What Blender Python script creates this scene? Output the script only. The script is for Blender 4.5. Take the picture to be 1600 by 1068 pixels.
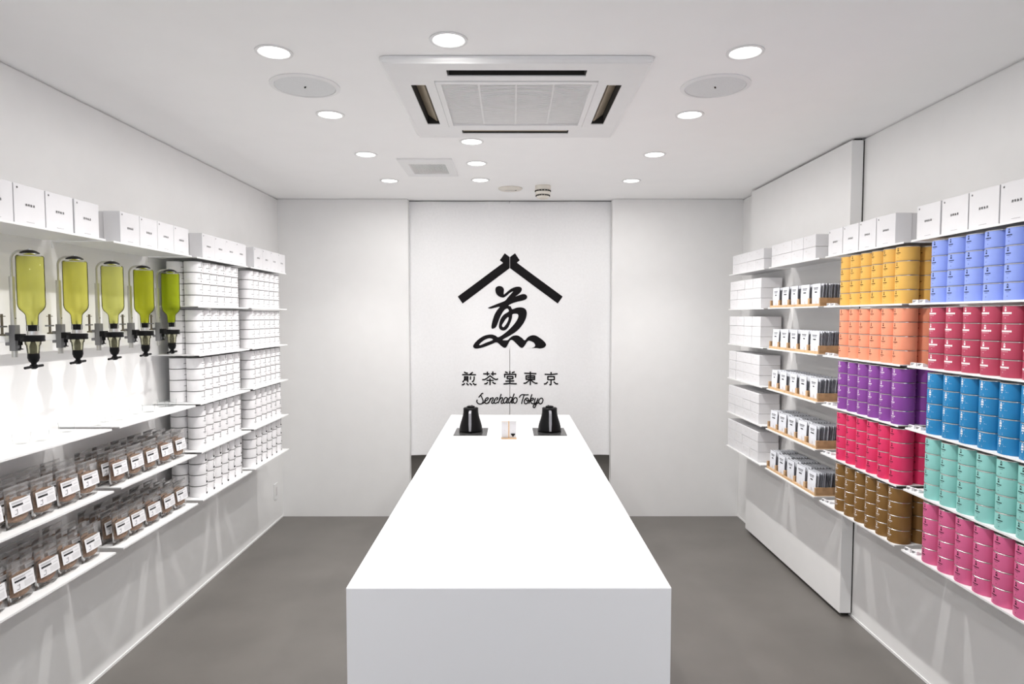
import bpy, bmesh, math, random
from mathutils import Vector, Matrix
PI = math.pi
random.seed(7)
for o in list(bpy.data.objects): bpy.data.objects.remove(o)
SC = bpy.context.scene
COL = SC.collection

# ------------------------------------------------------------------ camera
F, PITCH, YAW, ROLL, EYE, SHY = 1010.97, .0522, .0013, -.0001, 1.5903, 12.578
cam_d = bpy.data.cameras.new('camera'); cam = bpy.data.objects.new('camera', cam_d); COL.objects.link(cam)
cp, sp, cy_, sy_ = math.cos(PITCH), math.sin(PITCH), math.cos(YAW), math.sin(YAW)
rt = Vector((cy_, -sy_, 0)); fw = Vector((sy_*cp, cy_*cp, -sp)); up = rt.cross(fw)
rm = Matrix((rt, up, -fw)).transposed().to_4x4()
cam.matrix_world = Matrix.Translation((0, 0, EYE)) @ rm
cam_d.sensor_width = 36; cam_d.lens = F/1600*36; cam_d.shift_y = SHY/1600
cam_d.clip_start = .05; cam_d.clip_end = 60
SC.camera = cam

# ------------------------------------------------------------------ world, exposure, light constants
w = bpy.data.worlds.new('world'); SC.world = w; w.use_nodes = True
bg = w.node_tree.nodes['Background']; bg.inputs[0].default_value = (.86, .90, 1, 1); bg.inputs[1].default_value = 2.3
vs = SC.view_settings
vs.view_transform = 'Standard'; vs.look = 'None'; vs.gamma = 1; vs.use_curve_mapping = False; vs.exposure = -0.16
P_SIDE = 52      # adjustable spots that wash the shelves
P_SPILL = 4.7     # wide soft part of the same spots
P_SPILL_MID = 2.4
P_MID = 28       # fixed downlights over the counter
P_BACK = 330      # added unseen lamp lighting the store room floor
LIGHT_COL = (1.0, .978, .955)
try:
    SC.cycles.transparent_max_bounces = 32
    SC.cycles.max_bounces = 14; SC.cycles.diffuse_bounces = 8
    SC.cycles.caustics_reflective = False; SC.cycles.caustics_refractive = False
except Exception: pass

# ------------------------------------------------------------------ materials
def srgb(r, g, b):
    f = lambda c: (c/255/12.92 if c/255 <= .04045 else ((c/255+.055)/1.055)**2.4)
    return (f(r), f(g), f(b))
def mat(name, col, rough=.5, metal=0, noise=None, bump=0, spec=.5, coat=0, scale=12):
    m = bpy.data.materials.new(name); m.use_nodes = True; nt = m.node_tree
    b = nt.nodes['Principled BSDF']
    b.inputs['Base Color'].default_value = (*col, 1); b.inputs['Roughness'].default_value = rough
    b.inputs['Metallic'].default_value = metal; b.inputs['Specular IOR Level'].default_value = spec
    b.inputs['Coat Weight'].default_value = coat
    if noise or bump:
        tc = nt.nodes.new('ShaderNodeTexCoord'); n = nt.nodes.new('ShaderNodeTexNoise')
        n.inputs['Scale'].default_value = scale; n.inputs['Detail'].default_value = 5
        nt.links.new(tc.outputs['Object'], n.inputs['Vector'])
        if noise:
            r = nt.nodes.new('ShaderNodeValToRGB')
            r.color_ramp.elements[0].position = .3; r.color_ramp.elements[1].position = .72
            r.color_ramp.elements[0].color = (*[c*(1-noise) for c in col], 1)
            r.color_ramp.elements[1].color = (*[min(1, c*(1+noise)) for c in col], 1)
            nt.links.new(n.outputs['Fac'], r.inputs['Fac']); nt.links.new(r.outputs['Color'], b.inputs['Base Color'])
        if bump:
            bp = nt.nodes.new('ShaderNodeBump'); bp.inputs['Strength'].default_value = bump; bp.inputs['Distance'].default_value = .002
            nt.links.new(n.outputs['Fac'], bp.inputs['Height']); nt.links.new(bp.outputs['Normal'], b.inputs['Normal'])
    return m
def clear(name, tint, amount=.12, rough=.05, milk=0.0, milkcol=(.9, .9, .9)):
    m = bpy.data.materials.new(name); m.use_nodes = True; nt = m.node_tree; nt.nodes.clear()
    out = nt.nodes.new('ShaderNodeOutputMaterial'); tr = nt.nodes.new('ShaderNodeBsdfTransparent'); tr.inputs[0].default_value = (*tint, 1)
    gl = nt.nodes.new('ShaderNodeBsdfGlossy'); gl.inputs['Roughness'].default_value = rough
    lw = nt.nodes.new('ShaderNodeLayerWeight'); lw.inputs['Blend'].default_value = amount
    mx = nt.nodes.new('ShaderNodeMixShader'); nt.links.new(lw.outputs['Fresnel'], mx.inputs[0])
    nt.links.new(gl.outputs[0], mx.inputs[2])
    src = tr.outputs[0]
    if milk:
        d = nt.nodes.new('ShaderNodeBsdfDiffuse'); d.inputs[0].default_value = (*milkcol, 1)
        t2 = nt.nodes.new('ShaderNodeBsdfTranslucent'); t2.inputs[0].default_value = (*milkcol, 1)
        a = nt.nodes.new('ShaderNodeMixShader'); a.inputs[0].default_value = .5
        nt.links.new(d.outputs[0], a.inputs[1]); nt.links.new(t2.outputs[0], a.inputs[2])
        c = nt.nodes.new('ShaderNodeMixShader'); c.inputs[0].default_value = milk
        nt.links.new(tr.outputs[0], c.inputs[1]); nt.links.new(a.outputs[0], c.inputs[2]); src = c.outputs[0]
    nt.links.new(src, mx.inputs[1]); nt.links.new(mx.outputs[0], out.inputs[0])
    return m
def emit(name, col, s):
    m = bpy.data.materials.new(name); m.use_nodes = True; nt = m.node_tree; nt.nodes.clear()
    out = nt.nodes.new('ShaderNodeOutputMaterial'); e = nt.nodes.new('ShaderNodeEmission')
    e.inputs[0].default_value = (*col, 1); e.inputs[1].default_value = s; nt.links.new(e.outputs[0], out.inputs[0]); return m

WALL = mat('wall_paint', (.765, .762, .757), .7, noise=.012, bump=.04, scale=9)
CEIL = mat('ceiling_paint', (.90, .897, .895), .8, noise=.008, scale=6)
FLOORM = mat('polished_concrete', (.128, .119, .110), .42, noise=.13, bump=.05, scale=2.2, spec=.45)
COUNTER = mat('solid_surface', (.84, .84, .86), .34, spec=.4, noise=.004, scale=3)
SHELF = mat('white_powder_coat', (.75, .75, .75), .42, noise=.006, scale=30)
CLOTH = mat('white_canvas', (.80, .80, .805), .9, noise=.02, bump=.12, scale=60)
INK = mat('black_ink', (.009, .008, .009), .8, noise=.1, scale=40, spec=.12)
GREYINK = mat('grey_ink', (.13, .13, .14), .7, noise=.1, scale=40)
WHITEINK = mat('white_ink', (.80, .78, .78), .6, noise=.02, scale=40)
PAPER = mat('white_card', (.69, .685, .70), .6, noise=.012, scale=20)
PAPER2 = mat('inner_card_edge', (.62, .60, .60), .7, noise=.05, scale=20)
BLACK = mat('black_plastic', (.0035, .0035, .004), .42, noise=.1, scale=30, spec=.16)
BLACKM = mat('matt_black_steel', (.004, .004, .0045), .42, noise=.1, scale=30, spec=.16)
PLATEM = mat('smoked_black_glass', (.045, .045, .045), .22, noise=.02, scale=30, spec=.4)
HANDM = mat('handle_highlight_grey', (.22, .22, .24), .3, noise=.05, scale=30)  # grey puts the highlight along the black kettle's handle into its colour
STEEL = mat('brushed_steel', (.62, .62, .60), .28, metal=1, noise=.05, scale=60)
RIM = mat('tin_rim', (.80, .78, .74), .25, metal=1, noise=.04, scale=60)
CHROME = mat('chrome', (.75, .75, .75), .1, metal=1, noise=.02, scale=20)
GREYM = mat('grey_clamp_metal', (.20, .20, .205), .45, metal=.3, noise=.08, scale=40)
TUBE = mat('satin_tube', (.52, .51, .48), .35, metal=.6, noise=.04, scale=40)
BRONZE = mat('bronze_screw', (.14, .12, .085), .4, metal=.7, noise=.1, scale=60)
WOOD = mat('pale_beech', (.55, .36, .20), .55, noise=.16, bump=.1, scale=35)
WOODS = mat('darker_beech_side', (.40, .235, .115), .55, noise=.2, bump=.1, scale=35)  # darker beech for the tray side boards and dividers
SILVERPAPER = mat('sachet_paper', (.72, .74, .79), .5, noise=.04, bump=.2, scale=50)
SACHBACK = mat('sachet_foil_back', (.15, .15, .175), .35, metal=.4, noise=.2, scale=50)
RICE = mat('roasted_tea', (.22, .12, .062), .8, noise=.55, bump=1.0, scale=320)
RICE2 = mat('roasted_tea_darker', (.21, .10, .05), .8, noise=.55, bump=1.0, scale=300)
FILM = clear('clear_film', (.985, .985, .985), .12, .14, milk=.11, milkcol=(.9, .88, .87))
FILMTOP = clear('clear_zip_strip', (.985, .985, .985), .1, .15, milk=.22, milkcol=(.8, .79, .79))
GLASS = clear('clear_glass', (.985, .99, .985), .12, .02)
CUPG = clear('thin_cup_glass', (.99, .995, .995), .02, .03)
ACRYL = clear('clear_acrylic', (.995, .995, .995), .03, .02)
PANE = clear('window_pane', (.97, .98, .98), .08, .01)
ACW = mat('ac_white_plastic', (.80, .80, .80), .62, noise=.01, scale=20)
ACB = mat('ac_brown_louver', (.36, .30, .215), .4, noise=.1, scale=20)
DARK = mat('dark_inside', (.02, .018, .016), .8, noise=.1, scale=20)
GRILLE = mat('grille_plastic', (.74, .74, .735), .5, noise=.02, scale=20)
CREAM = mat('cream_plastic', (.74, .70, .63), .5, noise=.02, scale=20)
SPKM = mat('speaker_mesh', (.70, .712, .72), .6, noise=.04, bump=.3, scale=300)
LAMP = emit('lamp_glow', (1, .985, .96), 5)

# ------------------------------------------------------------------ mesh helper
class MB:
    def __init__(s): s.v = []; s.f = []; s.sm = []
    def add(s, vs, fs, smooth=False):
        n = len(s.v); s.v += [tuple(p) for p in vs]
        for f in fs: s.f.append(tuple(n+i for i in f)); s.sm.append(smooth)
        return s
    def box(s, x0, x1, y0, y1, z0, z1, M=None):
        vs = [(x, y, z) for z in (z0, z1) for y in (y0, y1) for x in (x0, x1)]
        if M: vs = [M @ Vector(p) for p in vs]
        return s.add(vs, [(0, 2, 3, 1), (4, 5, 7, 6), (0, 1, 5, 4), (2, 6, 7, 3), (0, 4, 6, 2), (1, 3, 7, 5)])
    def lathe(s, prof, n=32, c=(0, 0, 0), M=None, closed=False):
        # prof: list of (r, z)
        vs = []; fs = []
        for r, z in prof:
            for i in range(n):
                a = 2*PI*i/n; p = Vector((c[0]+r*math.cos(a), c[1]+r*math.sin(a), c[2]+z)); vs.append(M @ p if M else p)
        k = len(prof)
        for j in range(k-1 if not closed else k):
            j2 = (j+1) % k
            for i in range(n):
                i2 = (i+1) % n; fs.append((j*n+i, j*n+i2, j2*n+i2, j2*n+i))
        if not closed:
            if prof[0][0] > 1e-6: fs.append(tuple(reversed(range(n))))
            if prof[-1][0] > 1e-6: fs.append(tuple((k-1)*n+i for i in range(n)))
        return s.add(vs, fs, True)
    def tube(s, pts, r, n=10, cap=True):
        pts = [Vector(p) for p in pts]; vs = []; fs = []; prev = None
        for i, p in enumerate(pts):
            t = (pts[min(i+1, len(pts)-1)]-pts[max(i-1, 0)]).normalized()
            if prev is None:
                a = Vector((0, 0, 1)) if abs(t.z) < .9 else Vector((1, 0, 0)); u = t.cross(a).normalized()
            else: u = (prev-t*prev.dot(t)).normalized()
            prev = u; v2 = t.cross(u); rr = r[i] if isinstance(r, (list, tuple)) else r
            for k in range(n):
                a = 2*PI*k/n; vs.append(p+u*rr*math.cos(a)+v2*rr*math.sin(a))
        for j in range(len(pts)-1):
            for k in range(n): fs.append((j*n+k, j*n+(k+1) % n, (j+1)*n+(k+1) % n, (j+1)*n+k))
        if cap: fs.append(tuple(reversed(range(n)))); fs.append(tuple((len(pts)-1)*n+k for k in range(n)))
        return s.add(vs, fs, True)
    def quad(s, a, b, c, d): return s.add([a, b, c, d], [(0, 1, 2, 3)])
    def ext(s, pts, axis, lo, hi):
        # prism of a polygon (list of 2D) extruded along axis 'x','y','z'
        def P(p, t): return {'x': (t, p[0], p[1]), 'y': (p[0], t, p[1]), 'z': (p[0], p[1], t)}[axis]
        n = len(pts); vs = [P(p, lo) for p in pts]+[P(p, hi) for p in pts]
        fs = [tuple(reversed(range(n))), tuple(n+i for i in range(n))]+[(i, (i+1) % n, n+(i+1) % n, n+i) for i in range(n)]
        return s.add(vs, fs)
    def mesh(s, name, m, bevel=0, seg=2, fix=True):
        me = bpy.data.meshes.new(name); me.from_pydata(s.v, [], s.f)
        me.polygons.foreach_set('use_smooth', s.sm)
        if fix or bevel:
            bm = bmesh.new(); bm.from_mesh(me)
            if fix: bmesh.ops.recalc_face_normals(bm, faces=bm.faces)
            if bevel:
                ed = [e for e in bm.edges if len(e.link_faces) == 2 and e.calc_face_angle(0) > .5]
                bmesh.ops.bevel(bm, geom=ed, offset=bevel, segments=seg, profile=.5, affect='EDGES')
            bm.to_mesh(me); bm.free()
        me.materials.append(m)
        if any(s.sm): me.set_sharp_from_angle(angle=.6)
        return me
    def obj(s, name, m, parent=None, bevel=0, seg=2, loc=(0, 0, 0), rz=0, fix=True):
        return link(name, s.mesh(name, m, bevel, seg, fix), parent, loc, rz)
def link(name, me, parent=None, loc=(0, 0, 0), rz=0):
    o = bpy.data.objects.new(name, me); COL.objects.link(o); o.location = loc; o.rotation_euler = (0, 0, rz)
    if parent: o.parent = parent
    return o
def empty(name, loc, rz=0):
    o = bpy.data.objects.new(name, None); COL.objects.link(o); o.location = loc; o.rotation_euler = (0, 0, rz); o.empty_display_size = .05
    return o
def tag(o, label=None, cat=None, group=None, kind=None):
    if label: o['label'] = label
    if cat: o['category'] = cat
    if group: o['group'] = group
    if kind: o['kind'] = kind
    return o
def dup(root, loc, rz=None, label=None, group=None, skip=()):
    c = root.copy(); COL.objects.link(c); c.location = loc
    if rz is not None: c.rotation_euler = (root.rotation_euler[0], root.rotation_euler[1], rz)
    if label: c['label'] = label
    if group: c['group'] = group
    for ch in root.children:
        if ch.name.split('.')[0] in skip: continue
        d = ch.copy(); COL.objects.link(d); d.parent = c
        for g in ch.children:
            if g.name.split('.')[0] in skip: continue
            e = g.copy(); COL.objects.link(e); e.parent = d
    return c
def struct(name, mb, m, label=None, bevel=0):
    o = mb.obj(name, m, bevel=bevel); o['kind'] = 'structure'
    if label: o['label'] = label
    return o
def plate(xs, ys, z0, z1, holes):
    """flat slab with rectangular holes: outer = first/last of xs, ys"""
    m = MB()
    for i in range(len(xs)-1):
        for j in range(len(ys)-1):
            cx, cy = (xs[i]+xs[i+1])/2, (ys[j]+ys[j+1])/2
            if any(a < cx < b and c < cy < d for a, b, c, d in holes): continue
            m.box(xs[i], xs[i+1], ys[j], ys[j+1], z0, z1)
    return m
ORD = ['nearest', 'second nearest', 'third nearest', 'fourth nearest', 'fifth nearest', 'sixth nearest', 'seventh nearest']
LEVW = ['first', 'second', 'third', 'fourth', 'fifth', 'sixth']

# ------------------------------------------------------------------ room shell
XL, XR, YB, H = -1.816, 1.805, 5.078, 2.5
YN, YF = -2.2, 8.6
G = .009          # shadow gap where wall meets ceiling
struct('floor', MB().box(XL-.1, XR+.1, YN-.1, YF+.1, -.1, 0), FLOORM, 'grey brown polished concrete floor')
AX, AY = .020, 2.797
xs = [XL-.1, AX-.44, AX+.44, XR+.1]; ys = [YN-.1, AY-.44, AY+.44, YF+.1]
struct('ceiling', plate(xs, ys, H, H+.08, [(AX-.44, AX+.44, AY-.44, AY+.44)]), CEIL, 'flat white painted ceiling with recessed lights')
struct('wall_left', MB().box(XL-.1, XL, YN, YF, 0, H-G).box(XL-.1, XL-.012, YN, YF, H-G, H), WALL, 'white left wall behind the dispensers and white tins')
struct('wall_right', MB().box(XR, XR+.1, YN, YF, 0, H-G).box(XR+.012, XR+.1, YN, YF, H-G, H), WALL, 'white right wall behind the coloured tins')
DL, DR = -.803, .789
struct('wall_back_left', MB().box(XL, DL, YB, YB+.07, 0, H-.004).box(XL, DL-.006, YB+.006, YB+.064, H-.004, H), WALL, 'white back wall left of the curtain')
struct('wall_back_right', MB().box(DR, XR, YB, YB+.07, 0, H-.004).box(DR+.006, XR, YB+.006, YB+.064, H-.004, H), WALL, 'white back wall right of the curtain')
struct('wall_store_room', MB().box(XL, XR, YF, YF+.1, 0, H), WALL, 'far wall of the room behind the curtain')
# street front behind the camera: wall with a wide glazed opening
m = MB().box(XL-.1, -1.2, YN-.1, YN, 0, H).box(1.2, XR+.1, YN-.1, YN, 0, H).box(-1.2, 1.2, YN-.1, YN, 2.2, H).box(-1.2, 1.2, YN-.1, YN, 0, .1)
struct('wall_street_side', m, WALL, 'street side wall with a wide glazed opening')
wn = struct('window_1', MB().box(-1.2, -1.16, YN-.07, YN-.03, .1, 2.2).box(1.16, 1.2, YN-.07, YN-.03, .1, 2.2).box(-1.16, 1.16, YN-.07, YN-.03, 2.16, 2.2)
            .box(-1.16, 1.16, YN-.07, YN-.03, .1, .14).box(-.02, .02, YN-.07, YN-.03, .14, 2.16), SHELF, 'white framed shop window on the street side')
for a, b in ((-1.16, -.02), (.02, 1.16)): MB().box(a, b, YN-.053, YN-.047, .14, 2.16).obj('pane', PANE, wn)
# thin light skirting line
for nm, x0, x1 in (('baseboard_left', XL, XL+.004), ('baseboard_right', XR-.004, XR)):
    struct(nm, MB().box(x0, x1, YN, YB if nm == 'baseboard_left' else YB, 0, .012), SHELF, 'very thin pale floor trim along the wall')
# boxed-out panel on the right wall
PX0, PX1, PY0, PY1 = 1.737, 1.797, 3.345, 4.725
tr = struct('trim_1', MB().box(PX0, PX1, PY0, PY1, .022, H-.014), WALL, 'tall boxed out white wall panel standing proud of the right wall', bevel=.002)
MB().box(PX0+.03, XR, PY0+.03, PY1-.03, .0, .022).box(PX0+.03, XR, PY0+.03, PY1-.03, H-.014, H).box(PX1, XR, PY0+.006, PY1-.006, .022, H-.014).obj('gap_shade_block', DARK, tr)  # near-black block paints the shade in the gaps round the panel
# socket
t = tag(MB().box(0, .007, -.036, .036, -.06, .06).obj('wall_socket', SHELF, bevel=.002, loc=(XL, 4.925, .245)), 'small white wall socket plate low on the left wall', 'socket')
MB().box(.007, .010, -.014, .014, -.032, .032).obj('socket_insert', PAPER2, t, bevel=.001)

# ------------------------------------------------------------------ ceiling fittings
def disc_light(kind, x, y, label, grp, tilt=0, power=0, aim=None, r=.052):
    t = tag(empty('downlight', (x, y, H)), label, 'light', grp)
    MB().lathe([(r+.012, -.0005), (r+.0115, -.003), (r+.002, -.004), (r, -.0005)], 40, closed=True).obj('trim_ring', SHELF, t)
    g = MB()
    M = Matrix.Rotation(tilt, 4, 'Y')
    g.lathe([(.0, -.0028-.0000), (r*.55, -.0026), (r*.97, -.0014)], 32)
    g.obj('lamp_face', LAMP, t)
    if power:
        L = bpy.data.lights.new('spot', 'SPOT'); L.energy = power; L.color = LIGHT_COL; L.shadow_soft_size = .014 if kind == 'side' else .035
        L.spot_size = math.radians(94 if kind == 'side' else 100); L.spot_blend = (1 if kind == "side" else 1)
        o = bpy.data.objects.new('lamp_light', L); COL.objects.link(o); o.parent = t; o.location = (0, 0, -.012)
        d = Vector(aim)-Vector((x, y, H-.012)); o.rotation_euler = d.to_track_quat('-Z', 'Y').to_euler()
        A_ = bpy.data.lights.new('spill', 'AREA'); A_.shape = 'DISK'; A_.size = .08; A_.energy = (P_SPILL if kind == 'side' else P_SPILL_MID)*min(1, power/(P_SIDE if kind == 'side' else P_MID)); A_.color = LIGHT_COL
        a = bpy.data.objects.new('lamp_spill', A_); COL.objects.link(a); a.parent = t; a.location = (0, 0, -.0065)
    return t
YS = [2.283, 2.978, 3.697, 4.403]
for k, y in enumerate(YS):
    disc_light('side', -.818, y, f'round adjustable ceiling spotlight, {ORD[k]} of the left row', 'adjustable ceiling spotlights', power=P_SIDE, aim=(-1.42, y, .3))
    disc_light('side', .808, y, f'round adjustable ceiling spotlight, {ORD[k]} of the right row', 'adjustable ceiling spotlights', power=P_SIDE, aim=(1.42, y, .3))
for k, y in enumerate([1.57, .87, .15, -.6, -1.3]):
    for s in (-1, 1):
        disc_light('side', .813*s, y, 'round ceiling spotlight overhead, out of the picture on the street side', 'ceiling spotlights towards the street', power=P_SIDE*.85*.6, aim=(1.42*s, y, .3))
for k, y in enumerate([2.184, 3.429, 3.91, 4.382]):
    disc_light('mid', -.206, y, f'round fixed downlight, {ORD[k]} of the middle row', 'fixed downlights over the counter', power=P_MID, aim=(-.206, y, 0))
for k, y in enumerate([1.45, .75, 0, -.8]):
    disc_light('mid', -.206, y, 'round fixed downlight overhead, out of the picture on the street side', 'fixed downlights towards the street', power=P_MID*.5*.6, aim=(-.206, y, 0))
disc_light('mid', 0, 6.0, 'added unseen downlight brightening the floor behind the curtain', 'added store room lights', power=P_BACK, aim=(0, 6.0, 0))  # lamp added out of sight to brighten the floor under the curtain

# ceiling cassette air conditioner
ac = tag(empty('air_conditioner', (AX, AY, H)), 'large square white ceiling air conditioner with central grille and four slots', 'air conditioner')
hp = .475; sw = .029; sd = .378; sl = .256
m = plate([-hp, -sd-sw, -sd+sw, -sl, -.312, .312, sl, sd-sw, sd+sw, hp] and sorted({-hp, -sd-sw, -sd+sw, -.312, -sl, sl, .312, sd-sw, sd+sw, hp}),
          sorted({-hp, -sd-sw, -sd+sw, -.300, -sl, sl, .300, sd-sw, sd+sw, hp}), -.022, -.001,
          [(-sl, sl, -sd-sw, -sd+sw), (-sl, sl, sd-sw, sd+sw), (-sd-sw, -sd+sw, -sl, sl), (sd-sw, sd+sw, -sl, sl), (-.312, .312, -.300, .300)])
m.obj('panel', ACW, ac)
# rounded sloping rim
rim = MB(); pts = []
def rr(h, r, z, n=6):
    out = []
    for cx, cy, a0 in ((h-r, h-r, 0), (-h+r, h-r, 90), (-h+r, -h+r, 180), (h-r, -h+r, 270)):
        for i in range(n+1):
            a = math.radians(a0+90*i/n); out.append((cx+r*math.cos(a), cy+r*math.sin(a), z))
    return out
A = rr(hp+.012, .03, -.001); B = rr(hp+.010, .03, -.014); Cc = rr(hp-.004, .02, -.0235); D = rr(hp-.012, .02, -.0222)
n = len(A); rim.add(A+B+Cc+D, [(j*n+i, j*n+(i+1) % n, (j+1)*n+(i+1) % n, (j+1)*n+i) for j in range(3) for i in range(n)], True)
rim.obj('panel_rim', ACW, ac, fix=False)
MB().box(-.42, .42, -.42, .42, .07, .09).box(-.42, .42, -.42, -.41, 0, .07).box(-.42, .42, .41, .42, 0, .07).box(-.42, -.41, -.41, .41, 0, .07).box(.41, .42, -.41, .41, 0, .07).obj('inner_casing', DARK, ac)
for k in range(4):
    M = Matrix.Rotation(k*PI/2, 4, 'Z')
    l = MB().box(-sl+.006, sl-.006, -.004, .004, -.026, .026, M @ Matrix.Translation((0, sd+(.002 if k != 2 else 0), .008 if k != 2 else .034)) @ Matrix.Rotation(math.radians((-8, -54, -75, -54)[k]), 4, 'X'))
    l.obj('louver', ACB, ac, bevel=.0015)
    MB().box(-sl-.0, -sl+.006, -sw, sw, -.018, .05, M @ Matrix.Translation((0, sd, 0))).box(sl-.006, sl, -sw, sw, -.018, .05, M @ Matrix.Translation((0, sd, 0))).box(-sl, sl, sw-.002, sw+.004, -.018, .06, M @ Matrix.Translation((0, sd, 0))).box(-sl, sl, -sw-.004, -sw+.002, -.018, .06, M @ Matrix.Translation((0, sd, 0))).obj('slot_lining', DARK, ac)
gf = MB()
for a in ((-.310, .310, -.298, -.272), (-.310, .310, .262, .298), (-.310, -.288, -.272, .262), (.288, .310, -.272, .262)): gf.box(*a, -.026, -.006)
gr = gf.obj('intake_grille', ACW, ac, bevel=.0015)
s_ = MB(); N = 36
for i in range(N):
    y = -.270+i*(.530/(N-1)); K = 14
    for k in range(K):
        x0 = -.289+.578*k/K; x1 = -.289+.578*(k+1)/K
        z = lambda x: -.017-.010*(1-(x/.289)**2)*(1-(y/.30)**2)
        a = [(x0, y-.0052, z(x0)), (x1, y-.0052, z(x1)), (x1, y+.0052, z(x1)), (x0, y+.0052, z(x0)), (x0, y-.0052, z(x0)+.008), (x1, y-.0052, z(x1)+.008), (x1, y+.0052, z(x1)+.008), (x0, y+.0052, z(x0)+.008)]
        s_.add(a, [(0, 3, 2, 1), (0, 1, 5, 4), (3, 7, 6, 2)])
sl_o = s_.obj('grille_slats', GRILLE, gr, fix=False); sl_o['kind'] = 'stuff'
for x in (-.145, 0, .145):
    m = MB(); 
    for k in range(12):
        y0 = -.270+.53*k/12; y1 = -.270+.53*(k+1)/12; z = lambda y: -.0175-.010*(1-(x/.289)**2)*(1-(y/.30)**2)
        m.add([(x-.004, y0, z(y0)), (x+.004, y0, z(y0)), (x+.004, y1, z(y1)), (x-.004, y1, z(y1))], [(0, 3, 2, 1)])
    m.obj('grille_rib', GRILLE, gr, fix=False)
MB().box(-.288, .288, -.272, .262, .002, .006).obj('filter', PAPER2, gr)

# exhaust vent
v = tag(empty('ceiling_vent', (-.502, 4.02, H)), 'small square white ceiling vent with fine slits, left of the middle downlights', 'vent')
f = MB()
for a in ((-.160, .160, -.235, -.125), (-.160, .160, .140, .215), (-.160, -.108, -.125, .140), (.108, .160, -.125, .140)): f.box(*a, -.010, 0)
f.obj('frame', ACW, v, bevel=.002)
s_ = MB()
for i in range(24): s_.box(-.108+i*.009, -.108+i*.009+.0055, -.125, .14, -.007, -.001)
q = s_.obj('vent_slats', GRILLE, v); q['kind'] = 'stuff'
MB().box(-.108, .108, -.125, .14, -.001, 0).obj('vent_backing', GREYM, v)
# speakers
for x, w_ in ((-.815, 'left'), (.808, 'right')):
    t = tag(empty('ceiling_speaker', (x, 2.612, H)), f'round flush ceiling speaker with pale grey mesh, {w_} of the air conditioner', 'speaker', 'ceiling speakers')
    MB().lathe([(.135, 0), (.135, -.004), (.118, -.007), (.116, -.001)], 48, closed=True).obj('bezel', ACW, t)
    MB().lathe([(.1165, -.0015), (.1155, -.0045), (.06, -.0052), (0, -.0055)], 48).obj('speaker_grille', SPKM, t)
    MB().box(-.003, .003, -.009, .009, -.0068, -.0050, Matrix.Rotation(math.radians(25 if x < 0 else -25), 4, 'Z')).obj('badge', INK, t)
# alarms
t = tag(empty('round_ceiling_cover', (-.006, 4.664, H)), 'flat round cream cover on the ceiling before the curtain', 'ceiling fitting')
MB().lathe([(.086, 0), (.086, -.006), (.078, -.012), (.03, -.016), (0, -.016)], 40).obj('cover', CREAM, t)
m = MB()
for i in range(7): m.box(-.034+i*.010, -.028+i*.010, -.012, .012, -.0185, -.0148)
m.obj('slots', PAPER2, t); MB().box(.034, .044, -.01, -.003, -.0175, -.0125).obj('indicator', INK, t)
t = tag(empty('smoke_detector', (.222, 4.58, H)), 'cream drum shaped smoke detector hanging from the ceiling before the curtain', 'smoke detector')
MB().lathe([(.055, 0), (.055, -.028), (.050, -.034), (.050, -.040), (.053, -.044), (.053, -.060), (.045, -.066), (.045, -.072), (.040, -.086), (.020, -.092), (0, -.092)], 36).obj('housing', CREAM, t)
m = MB()
for i in range(16):
    a = 2*PI*i/16; m.box(-.0075, .0075, -.003, .003, -.006, 0, Matrix.Rotation(a, 4, 'Z') @ Matrix.Translation((0, -.0535, -.034))); m.box(-.0072, .0072, -.003, .003, -.006, 0, Matrix.Rotation(a, 4, 'Z') @ Matrix.Translation((0, -.0475, -.066)))
m.obj('air_slots', INK, t)

# ------------------------------------------------------------------ curtain with its print
CY = 5.165
def cw(x, z):
    return .0045*math.sin(x*11+.6*math.sin(z*2.1))+.0025*math.sin(x*27+1.3+z*.7)+.002*math.sin(z*5+x*3)
def px2(px, py):
    d = py-318
    return -.81+(px-640)*.005108, 2.479-.0050109*d-2.571e-7*d*d
cur = tag(empty('door_curtain', (0, CY, 0)), 'white two panel doorway curtain printed with a black roof emblem and lettering', 'curtain')
cur.location = (0, CY, 0)
def panel(x0, x1, name):
    nx, nz = 46, 90; vs = []; fs = []
    for j in range(nz+1):
        for i in range(nx+1):
            x = x0+(x1-x0)*i/nx; z = .475+(2.4935-.475)*j/nz
            e = 0
            if j == 0: z += .003*math.sin(x*9)
            vs.append((x, cw(x, z), z))
    b = len(vs); vs += [(x, y+.0012, z) for x, y, z in vs]
    for j in range(nz):
        for i in range(nx):
            q = j*(nx+1)+i; fs.append((q, q+1, q+nx+2, q+nx+1)); fs.append((b+q, b+q+nx+1, b+q+nx+2, b+q+1))
    for i in range(nx): fs.append((i, b+i, b+i+1, i+1))
    for j in range(nz):
        q = j*(nx+1); fs.append((q, q+nx+1, b+q+nx+1, b+q)); q += nx; fs.append((q, b+q, b+q+nx+1, q+nx+1))
    return MB().add(vs, fs, True).obj(name, CLOTH, cur, fix=False)
SLX = -.0095
p1 = panel(-.832, SLX-.0035, 'fabric_panel'); p2 = panel(SLX+.0006, .818, 'fabric_panel')
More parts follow.
